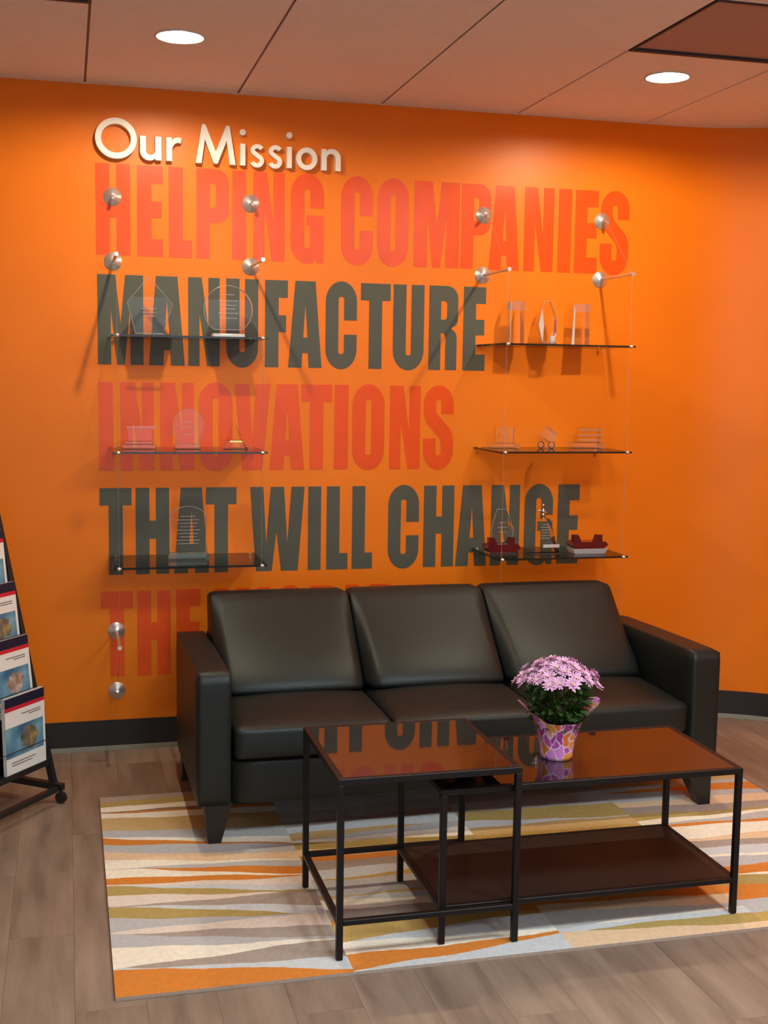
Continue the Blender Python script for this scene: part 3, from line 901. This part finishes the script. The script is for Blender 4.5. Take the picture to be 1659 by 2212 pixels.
def sofa_leg(xt0, xt1, xb0, xb1, yt0, yt1, yb0, yb1, zt):
    z0 = 0.011
    MB().hexa([(xb0,yb0,z0),(xb1,yb0,z0),(xb1,yb1,z0),(xb0,yb1,z0),(xt0,yt0,zt),(xt1,yt0,zt),(xt1,yt1,zt),(xt0,yt1,zt)]).build('leg', m_wood, sf)
sofa_leg(.343, .442, .360, .402, -1.172, -1.075, -1.172, -1.125, .150)
sofa_leg(2.142, 2.244, 2.196, 2.244, -1.172, -1.075, -1.172, -1.125, .150)
MBz = .001
for xs in ((.335, .425, .335, .385), (2.16, 2.25, 2.20, 2.25)):
    MB().hexa([(xs[2],-.47,.001),(xs[3],-.47,.001),(xs[3],-.42,.001),(xs[2],-.42,.001),(xs[0],-.47,.118),(xs[1],-.47,.118),(xs[1],-.38,.115),(xs[0],-.38,.115)]).build('leg', m_wood, sf)

# ------------------------------------------------------------------ rug
RUGC = dict(cream=(.86,.80,.64), peach=(.78,.57,.35), tan=(.58,.40,.17), olive=(.45,.33,.11), gold=(.54,.36,.11), grey=(.50,.50,.48),
            blue=(.60,.63,.62), taupe=(.40,.33,.27), orange=(.66,.23,.04), pink=(.76,.66,.55), brown=(.30,.20,.13))
RK = list(RUGC)
rug_m = [pmat('rug_'+k, c, rough=0.95, spec=0.1, bump=(500, 0.25), var=(70, 0.07)) for k, c in RUGC.items()]
RY0, RY1 = -0.627, -2.152
RX = [0.014, 0.640, 1.270, 1.890, 2.532]
# each band: colour, then where it starts on the band's left and right edge (0 = back of the rug, 1 = front)
B1 = [('taupe', 0, 0), ('olive', .035, .02), ('cream', .072, .075), ('brown', .110, .10), ('orange', .111, .125), ('cream', .112, .150), ('tan', .147, .185),
      ('grey', .225, .285), ('cream', .268, .345), ('orange', .270, .392), ('grey', .308, .394), ('peach', .357, .445), ('cream', .401, .482),
      ('grey', .447, .484), ('orange', .448, .520), ('cream', .449, .560), ('orange', .498, .563), ('pink', .539, .570), ('blue', .541, .610), ('olive', .542, .645),
      ('pink', .589, .648), ('taupe', .635, .651), ('blue', .637, .715), ('olive', .639, .758), ('grey', .692, .760), ('pink', .755, .745), ('taupe', .757, .812),
      ('grey', .760, .865), ('cream', .815, .868), ('taupe', .893, .871), ('blue', .895, .945), ('orange', .897, .986)]
B2 = [('grey',0,0),('blue',.10,.08),('grey',.20,.17),('taupe',.26,.24),('blue',.30,.27),('tan',.333,.33),('grey',.375,.332),('cream',.380,.375),('olive',.390,.43),
      ('peach',.43,.475),('orange',.475,.485),('taupe',.50,.515),('blue',.545,.55),('gold',.60,.575),('grey',.602,.62),('tan',.68,.68),('blue',.69,.70),('cream',.70,.735),
      ('taupe',.745,.775),('orange',.80,.80),('gold',.802,.835),('blue',.88,.845),('cream',.885,.915),('orange',.937,.930),('blue',.998,.938)]
B3 = [('grey',0,0),('blue',.08,.06),('taupe',.15,.17),('grey',.22,.21),('olive',.29,.29),('blue',.345,.385),('tan',.385,.39),('gold',.43,.445),('cream',.48,.47),('grey',.51,.53),
      ('orange',.55,.56),('pink',.59,.62),('olive',.64,.64),('grey',.69,.70),('cream',.73,.72),('peach',.76,.78),('orange',.80,.79),('peach',.81,.845),('grey',.85,.885),
      ('cream',.92,.90),('blue',.925,.905),('olive',.935,.935),('peach',.94,.975)]
B4 = [('gold',0,0),('cream',.10,.12),('tan',.15,.16),('grey',.20,.19),('orange',.225,.22),('grey',.23,.28),('peach',.30,.31),('taupe',.34,.36),('olive',.385,.405),('cream',.43,.41),
      ('grey',.465,.42),('orange',.467,.47),('cream',.47,.50),('peach',.555,.55),('taupe',.56,.60),('blue',.60,.64),('cream',.655,.66),('grey',.66,.69),('orange',.71,.73),
      ('cream',.755,.77),('olive',.76,.79),('orange',.81,.84),('grey',.875,.88),('gold',.94,.94),('peach',.98,.97)]
def band(B):
    return [b[1] for b in B]+[1.0], [b[2] for b in B]+[1.0], [b[0] for b in B]
rug = MB()
jr = random.Random(7)
for b in range(4):
    L, R, C = band((B1, B2, B3, B4)[b])
    xa, xb = RX[b], RX[b+1]
    NS = 24
    lines = []
    for i in range(len(L)):
        ph = [jr.uniform(0, 6.3) for _ in range(3)]
        row = []
        for s in range(NS+1):
            t = s/NS
            v = L[i]*(1-t)+R[i]*t
            if 0 < i < len(L)-1:
                v += 0.004*sin(5*t+ph[0]) + 0.0025*sin(13*t+ph[1]) + jr.uniform(-.0012, .0012)
            row.append(v)
        if lines: row = [max(a, b_) for a, b_ in zip(row, lines[-1])]
        lines.append([min(1.0, v) for v in row])
    for i, c in enumerate(C):
        mi = RK.index(c)
        vs, fs = [], []
        for s in range(NS+1):
            x = xa+(xb-xa)*s/NS
            vs += [(x, RY0+(RY1-RY0)*lines[i][s], .010), (x, RY0+(RY1-RY0)*lines[i+1][s], .010)]
        for s in range(NS):
            if lines[i+1][s]-lines[i][s] > 1e-5 or lines[i+1][s+1]-lines[i][s+1] > 1e-5:
                fs.append((2*s, 2*s+1, 2*s+3, 2*s+2))
        rug.add(vs, fs, mi)
tp = RK.index('taupe')
xa, xb = RX[0], RX[-1]
rug.add([(xa,RY0,.0005),(xb,RY0,.0005),(xb,RY1,.0005),(xa,RY1,.0005),(xa,RY0,.010),(xb,RY0,.010),(xb,RY1,.010),(xa,RY1,.010)],
        [(0,1,5,4),(1,2,6,5),(2,3,7,6),(3,0,4,7),(0,3,2,1)], tp)
rg = rug.build('area_rug', rug_m, fix=False, loc=(1.27, -1.39, 0))
tag(rg, 'striped wool area rug with orange, gold, cream and grey wedges under the tables', 'rug')

# ------------------------------------------------------------------ nesting tables
LW = 0.018
def frame_table(name, label, x0, x1, y0, y1, zt, stretch, shelf):
    """x0..x1, y0 front .. y1 back, top height zt"""
    r = thing(name, label, 'table', ((x0+x1)/2, (y0+y1)/2, 0.0), 'black nesting tables')
    zf = 0.012
    for x in (x0, x1-LW):
        for y in (y0, y1-LW):
            bevel(MB().box((x, y, zf), (x+LW, y+LW, zt-LW)).build('leg', m_tabmetal, r), .0015, 1)
            MB().box((x+.002, y+.002, zf-.0015), (x+LW-.002, y+LW-.002, zf+.004)).build('foot_pad', m_rubber, r)
    rails = [((x0, y0), (x1, y0+LW)), ((x0, y1-LW), (x1, y1)), ((x0, y0+LW), (x0+LW, y1-LW)), ((x1-LW, y0+LW), (x1, y1-LW))]
    for a, b in rails:
        bevel(MB().box((*a, zt-LW), (*b, zt)).build('top_rail', m_tabmetal, r), .0012, 1)
    MB().box((x0+LW, y0+LW, zt-.008), (x1-LW, y1-LW, zt-.0008)).build('glass_top', m_glasstop, r)
    zs = .108
    for s in stretch:
        if s == 'front': a, b = (x0+LW, y0, zs), (x1-LW, y0+LW, zs+.015)
        if s == 'back': a, b = (x0+LW, y1-LW, zs), (x1-LW, y1, zs+.015)
        if s == 'left': a, b = (x0, y0+LW, zs), (x0+LW, y1-LW, zs+.015)
        if s == 'right': a, b = (x1-LW, y0+LW, zs), (x1, y1-LW, zs+.015)
        bevel(MB().box(a, b).build('stretcher', m_tabmetal, r), .0012, 1)
    if shelf:
        MB().box((x0+LW, y0+LW, zs+.001), (x1-LW, y1-LW, zs+.015)).build('lower_shelf', m_shelfwood, r)
    return r
frame_table('nesting_table', 'taller square black metal table with reflective glass top, left, straddling the long one', .605, 1.130, -2.085, -1.577, .520, ('left', 'front', 'back'), False)
frame_table('nesting_table', 'long low black metal table with dark glass top and brown lower shelf, carrying flowers', .905, 1.838, -2.055, -1.597, .460, ('left', 'front', 'back', 'right'), True)

# ------------------------------------------------------------------ potted chrysanthemum
PX, PY, PZ = 1.335, -1.835, 0.4605
pt = thing('potted_flowers', 'potted pink chrysanthemum in purple and orange printed wrap on the long table', 'potted plant', (PX, PY, PZ))
mb = MB()
NA, NT = 48, 14
vs = []
for t in range(NT+1):
    u = t/NT
    for i in range(NA):
        a = 2*pi*i/NA
        tip = max(0, cos(2*(a+0.05)))**1.2
        back = max(0, sin(a))**2
        ztop = .120 + .058*tip + .03*back
        rr = .047 + .021*u + (.012 + .048*tip)*u**3.5
        rr *= 1 + .035*sin(7*a+3*u)*u + .02*sin(13*a)*u
        vs.append((PX+rr*cos(a), PY+rr*sin(a), PZ+ztop*u))
fs = [(t*NA+i, t*NA+(i+1) % NA, (t+1)*NA+(i+1) % NA, (t+1)*NA+i) for t in range(NT) for i in range(NA)]
fs.append(tuple(range(NA-1, -1, -1)))
mb.add(vs, fs).build('pot_wrap', m_wrap, pt, smooth=True)
m_soil = pmat('soil', (.03, .02, .012), rough=.95)
MB().lathe([(.044, .004), (.060, .095), (.060, .098)], (PX, PY, PZ), n=24).build('inner_pot', m_soil, pt)
m_leaf = pmat('mum_leaf', (.030, .075, .012), rough=.5, var=(60, .5))
q = random.Random(3)
fo = MB()
def leaf(mb, c, d, L, W, roll):
    d = Vector(d).normalized()
    s_ = d.cross(Vector((0, 0, 1)))
    if s_.length < .1: s_ = Vector((1, 0, 0))
    s_ = (Matrix.Rotation(roll, 3, d) @ s_.normalized())
    n_ = s_.cross(d)
    c = Vector(c)
    p = [c, c+d*L*.4+s_*W/2+n_*W*.15, c+d*L*.4-s_*W/2+n_*W*.15, c+d*L*.75+s_*W*.38-n_*W*.05, c+d*L*.75-s_*W*.38-n_*W*.05, c+d*L-n_*W*.3, c+d*L*.5-n_*W*.12]
    mb.add(p, [(0, 1, 6), (0, 6, 2), (1, 3, 6), (6, 4, 2), (3, 5, 6), (6, 5, 4)])
for i in range(520):
    a = q.uniform(0, 2*pi); h = q.uniform(0, 1)
    rad = (.055 + .055*h**.6)*q.uniform(.55, 1.0)
    z = PZ+.095+.145*h
    d = (cos(a)*q.uniform(.6, 1.2), sin(a)*q.uniform(.6, 1.2), q.uniform(-.3, .9))
    leaf(fo, (PX+rad*cos(a)*.85, PY+rad*sin(a)*.85, z), d, q.uniform(.022, .038), q.uniform(.012, .02), q.uniform(-.8, .8))
for i in range(26):
    a = q.uniform(0, 2*pi); rr = q.uniform(.02, .10)
    fo.tube((PX+.35*rr*cos(a), PY+.35*rr*sin(a), PZ+.09), (PX+rr*cos(a), PY+rr*sin(a), PZ+.25), .0015, n=5)
tag(fo.build('foliage', m_leaf, pt, fix=False), kind='stuff')
m_petal = pmat('pink_petal', (.72, .42, .62), rough=.5, var=(45, .18))
m_eye = pmat('flower_eye', (.66, .58, .22), rough=.7)
def flower_mesh(rad, seed):
    qq = random.Random(seed)
    mb = MB()
    for ringk, (n, rr, tilt_) in enumerate(((13, 1.0, .12), (11, .82, .42), (8, .55, .8))):
        for i in range(n):
            a = 2*pi*(i+.5*ringk)/n+qq.uniform(-.12, .12)
            L = rad*rr*qq.uniform(.88, 1.06); W = rad*.30*qq.uniform(.85, 1.1)
            ti = tilt_+qq.uniform(-.15, .15)
            d = Vector((cos(a)*cos(ti), sin(a)*cos(ti), sin(ti))); s_ = Vector((-sin(a), cos(a), 0)); n_ = d.cross(s_)
            o = d*rad*.08
            p = [o-s_*W*.2, o+s_*W*.2, o+d*L*.55+s_*W*.5-n_*W*.1, o+d*L*.55-s_*W*.5-n_*W*.1, o+d*L*.9+s_*W*.3, o+d*L*.9-s_*W*.3, o+d*L]
            mb.add(p, [(0, 1, 2, 3), (3, 2, 4, 5), (5, 4, 6)])
    return mb
protos = []
for k in range(3):
    o = flower_mesh(.0235, k).build('flower', m_petal, None, fix=False)
    e = MB().sphere((0, 0, .004), .0042, n=8, sq=.6)
    ec = e.build('flower_centre', m_eye, None, smooth=True); ec.parent = o
    protos.append(o)
pts = [(0.0, 0.0)]
spots = []
golden = 2.39996
NF = 44
for i in range(NF):
    t = (i+.5)/NF
    rr = .128*t**.5
    a = i*golden
    spots.append((rr*cos(a)*1.0, rr*sin(a)*.9))
for i, (dx, dy) in enumerate(spots):
    rr = math.hypot(dx, dy)
    z = PZ + .292 - .062*(rr/.128)**2 + q.uniform(-.010, .010)
    src = protos[i % 3]
    if i < 3: o = src
    else:
        o = src.copy(); COL.objects.link(o)
        for ch in src.children:
            c = ch.copy(); COL.objects.link(c); c.parent = o
    o.parent = pt
    o.location = (dx, dy, z-PZ)
    til = 0.25+.75*(rr/.128)
    ax = Vector((-dy, dx, 0)) if rr > 1e-4 else Vector((1, 0, 0))
    qn = Matrix.Rotation(til*q.uniform(.7, 1.2), 3, ax.normalized()) @ Matrix.Rotation(q.uniform(0, 6), 3, 'Z')
    o.rotation_mode = 'QUATERNION'
    o.rotation_quaternion = qn.to_quaternion()
    s_ = q.uniform(.85, 1.12)
    o.scale = (s_, s_, s_)

# ------------------------------------------------------------------ brochure rack (local axes: x along its width, -y the way it faces)
RA = radians(52.6)
RORG = (-0.134, -0.637, 0)
rk = thing('brochure_rack', 'black metal rolling brochure rack with tiered pockets at the left edge', 'rack', RORG, rz=RA, world=False)
RWD = 0.46
PLY = lambda z: 0.030 + (z-.07)*0.245      # depth of the leaning post at height z
for x in (-RWD-.010, 0.010):
    mb = MB()
    za, zb = .055, 1.18
    mb.hexa([(x-.010, PLY(za)-.012, za), (x+.010, PLY(za)-.012, za), (x+.010, PLY(za)+.012, za), (x-.010, PLY(za)+.012, za),
             (x-.010, PLY(zb)-.012, zb), (x+.010, PLY(zb)-.012, zb), (x+.010, PLY(zb)+.012, zb), (x-.010, PLY(zb)+.012, zb)])
    mb.build('post', m_rackmetal, rk)
    MB().box((x-.012, -.012, .052), (x+.012, .36, .076)).build('base_bar', m_rackmetal, rk)
    for y in (0.0, .34):
        cs = MB()
        cs.tube((x+.004-.009, y, .022), (x+.004+.009, y, .022), .021, n=18).tube((x+.004, y, .03), (x+.004, y, .056), .006, n=8)
        cs.build('caster', m_rubber, rk, smooth=35)
MB().box((-RWD+.012, -.010, .053), (-.012, .012, .070)).build('base_bar', m_rackmetal, rk)
MB().box((-RWD+.012, .335, .053), (-.012, .355, .070)).build('base_bar', m_rackmetal, rk)
TIERS = [(.160, .046), (.352, .095), (.545, .150), (.735, .202)]     # pocket floor height, front depth
for z, y in TIERS:
    pk = MB()
    pk.box((-RWD+.001, y, z-.012), (-.001, y+.055, z))               # ledge
    xl, xr = -RWD+.001, -.001
    pk.hexa([(xl, y+.056, z-.010), (xr, y+.056, z-.010), (xr, y+.059, z-.010), (xl, y+.059, z-.010),
             (xl, y+.092, z+.18), (xr, y+.092, z+.18), (xr, y+.095, z+.18), (xl, y+.095, z+.18)])   # back sheet
    pk.box((-RWD+.001, y-.004, z-.016), (-.001, y, z+.006))          # lip
    p = pk.build('pocket', m_rackmetal, rk)
    MB().tube((-RWD+.001, y-.0045, z+.085), (-.001, y-.0045, z+.085), .0016, n=6).build('wire', m_rackmetal, rk)
# brochures: each tilted back in its pocket
def brochure(label, z, y, seed, subj, k):
    r = thing('brochure', label, 'brochure', (0, 0, 0), 'brochures in the rack pockets', world=False)
    Mx = Matrix.Translation(Vector(RORG)) @ Matrix.Rotation(RA, 4, 'Z') @ Matrix.Translation(Vector((-.1125, y, z+.001))) @ Matrix.Rotation(radians(-1.5 if k == 0 else -6), 4, 'X')
    r.matrix_world = Mx
    W2, Hh, th = .108, .279, .004
    MB().box((-W2, 0, 0), (W2, th, Hh)).build('cover', m_paper, r)
    e = .0004
    MB().box((-W2, -e, Hh-.034), (W2, 0, Hh)).build('header_band', m_navy, r)
    MB().box((-W2, -e, Hh-.048), (W2, 0, Hh-.034)).build('red_band', m_redprint, r)
    MB().box((-W2, -e, .062), (W2-.012, 0, .172)).build('picture', m_sky, r)
    qq = random.Random(seed)
    out = [(0.02+.045*cos(2*pi*i/18)*qq.uniform(.75, 1.2), .118+.042*sin(2*pi*i/18)*qq.uniform(.75, 1.2)) for i in range(18)]
    MB().prism([out], lambda p, d: (p[0], -2*e+d, p[1]), e).build('picture_subject', subj, r)
    for i, (tx0, tx1, tz) in enumerate(((-.02, .085, .208), (.02, .085, .200), (-.08, .05, .040), (-.08, .03, .030))):
        MB().box((tx0, -e, tz), (tx1, 0, tz+.004)).build('print_line', m_text, r)
    return r
names = ['lowest', 'second lowest', 'third lowest', 'top visible']
subs = [m_subject, m_subject2, m_subject, m_subject2]
for (z, y), nm, sb, kk in zip(TIERS, names, subs, range(4)):
    brochure(f'white brochure with navy and red header, front copy in the {nm} rack pocket', z, y+.004, kk, sb, kk)
    for j in range(1, 3 if kk == 0 else 2):
        r = thing('brochure', f'white brochure behind the front copy in the {nm} rack pocket, ' + ['first', 'second', 'third'][j-1] + ' back', 'brochure', (0,0,0), 'brochures in the rack pockets', world=False)
        r.matrix_world = Matrix.Translation(Vector(RORG)) @ Matrix.Rotation(RA, 4, 'Z') @ Matrix.Translation(Vector((-.1125, y+.0045+.0052*j, z+.0015))) @ Matrix.Rotation(radians(-1.5 if kk == 0 else -6), 4, 'X')
        MB().box((-.108, 0, 0), (.108, .004, .279)).build('cover', m_paper, r)
        MB().box((-.108, -.0004, .245), (.108, 0, .279)).build('header_band', m_navy, r)

for o in bpy.data.objects:
    if '_w' in o: del o['_w']
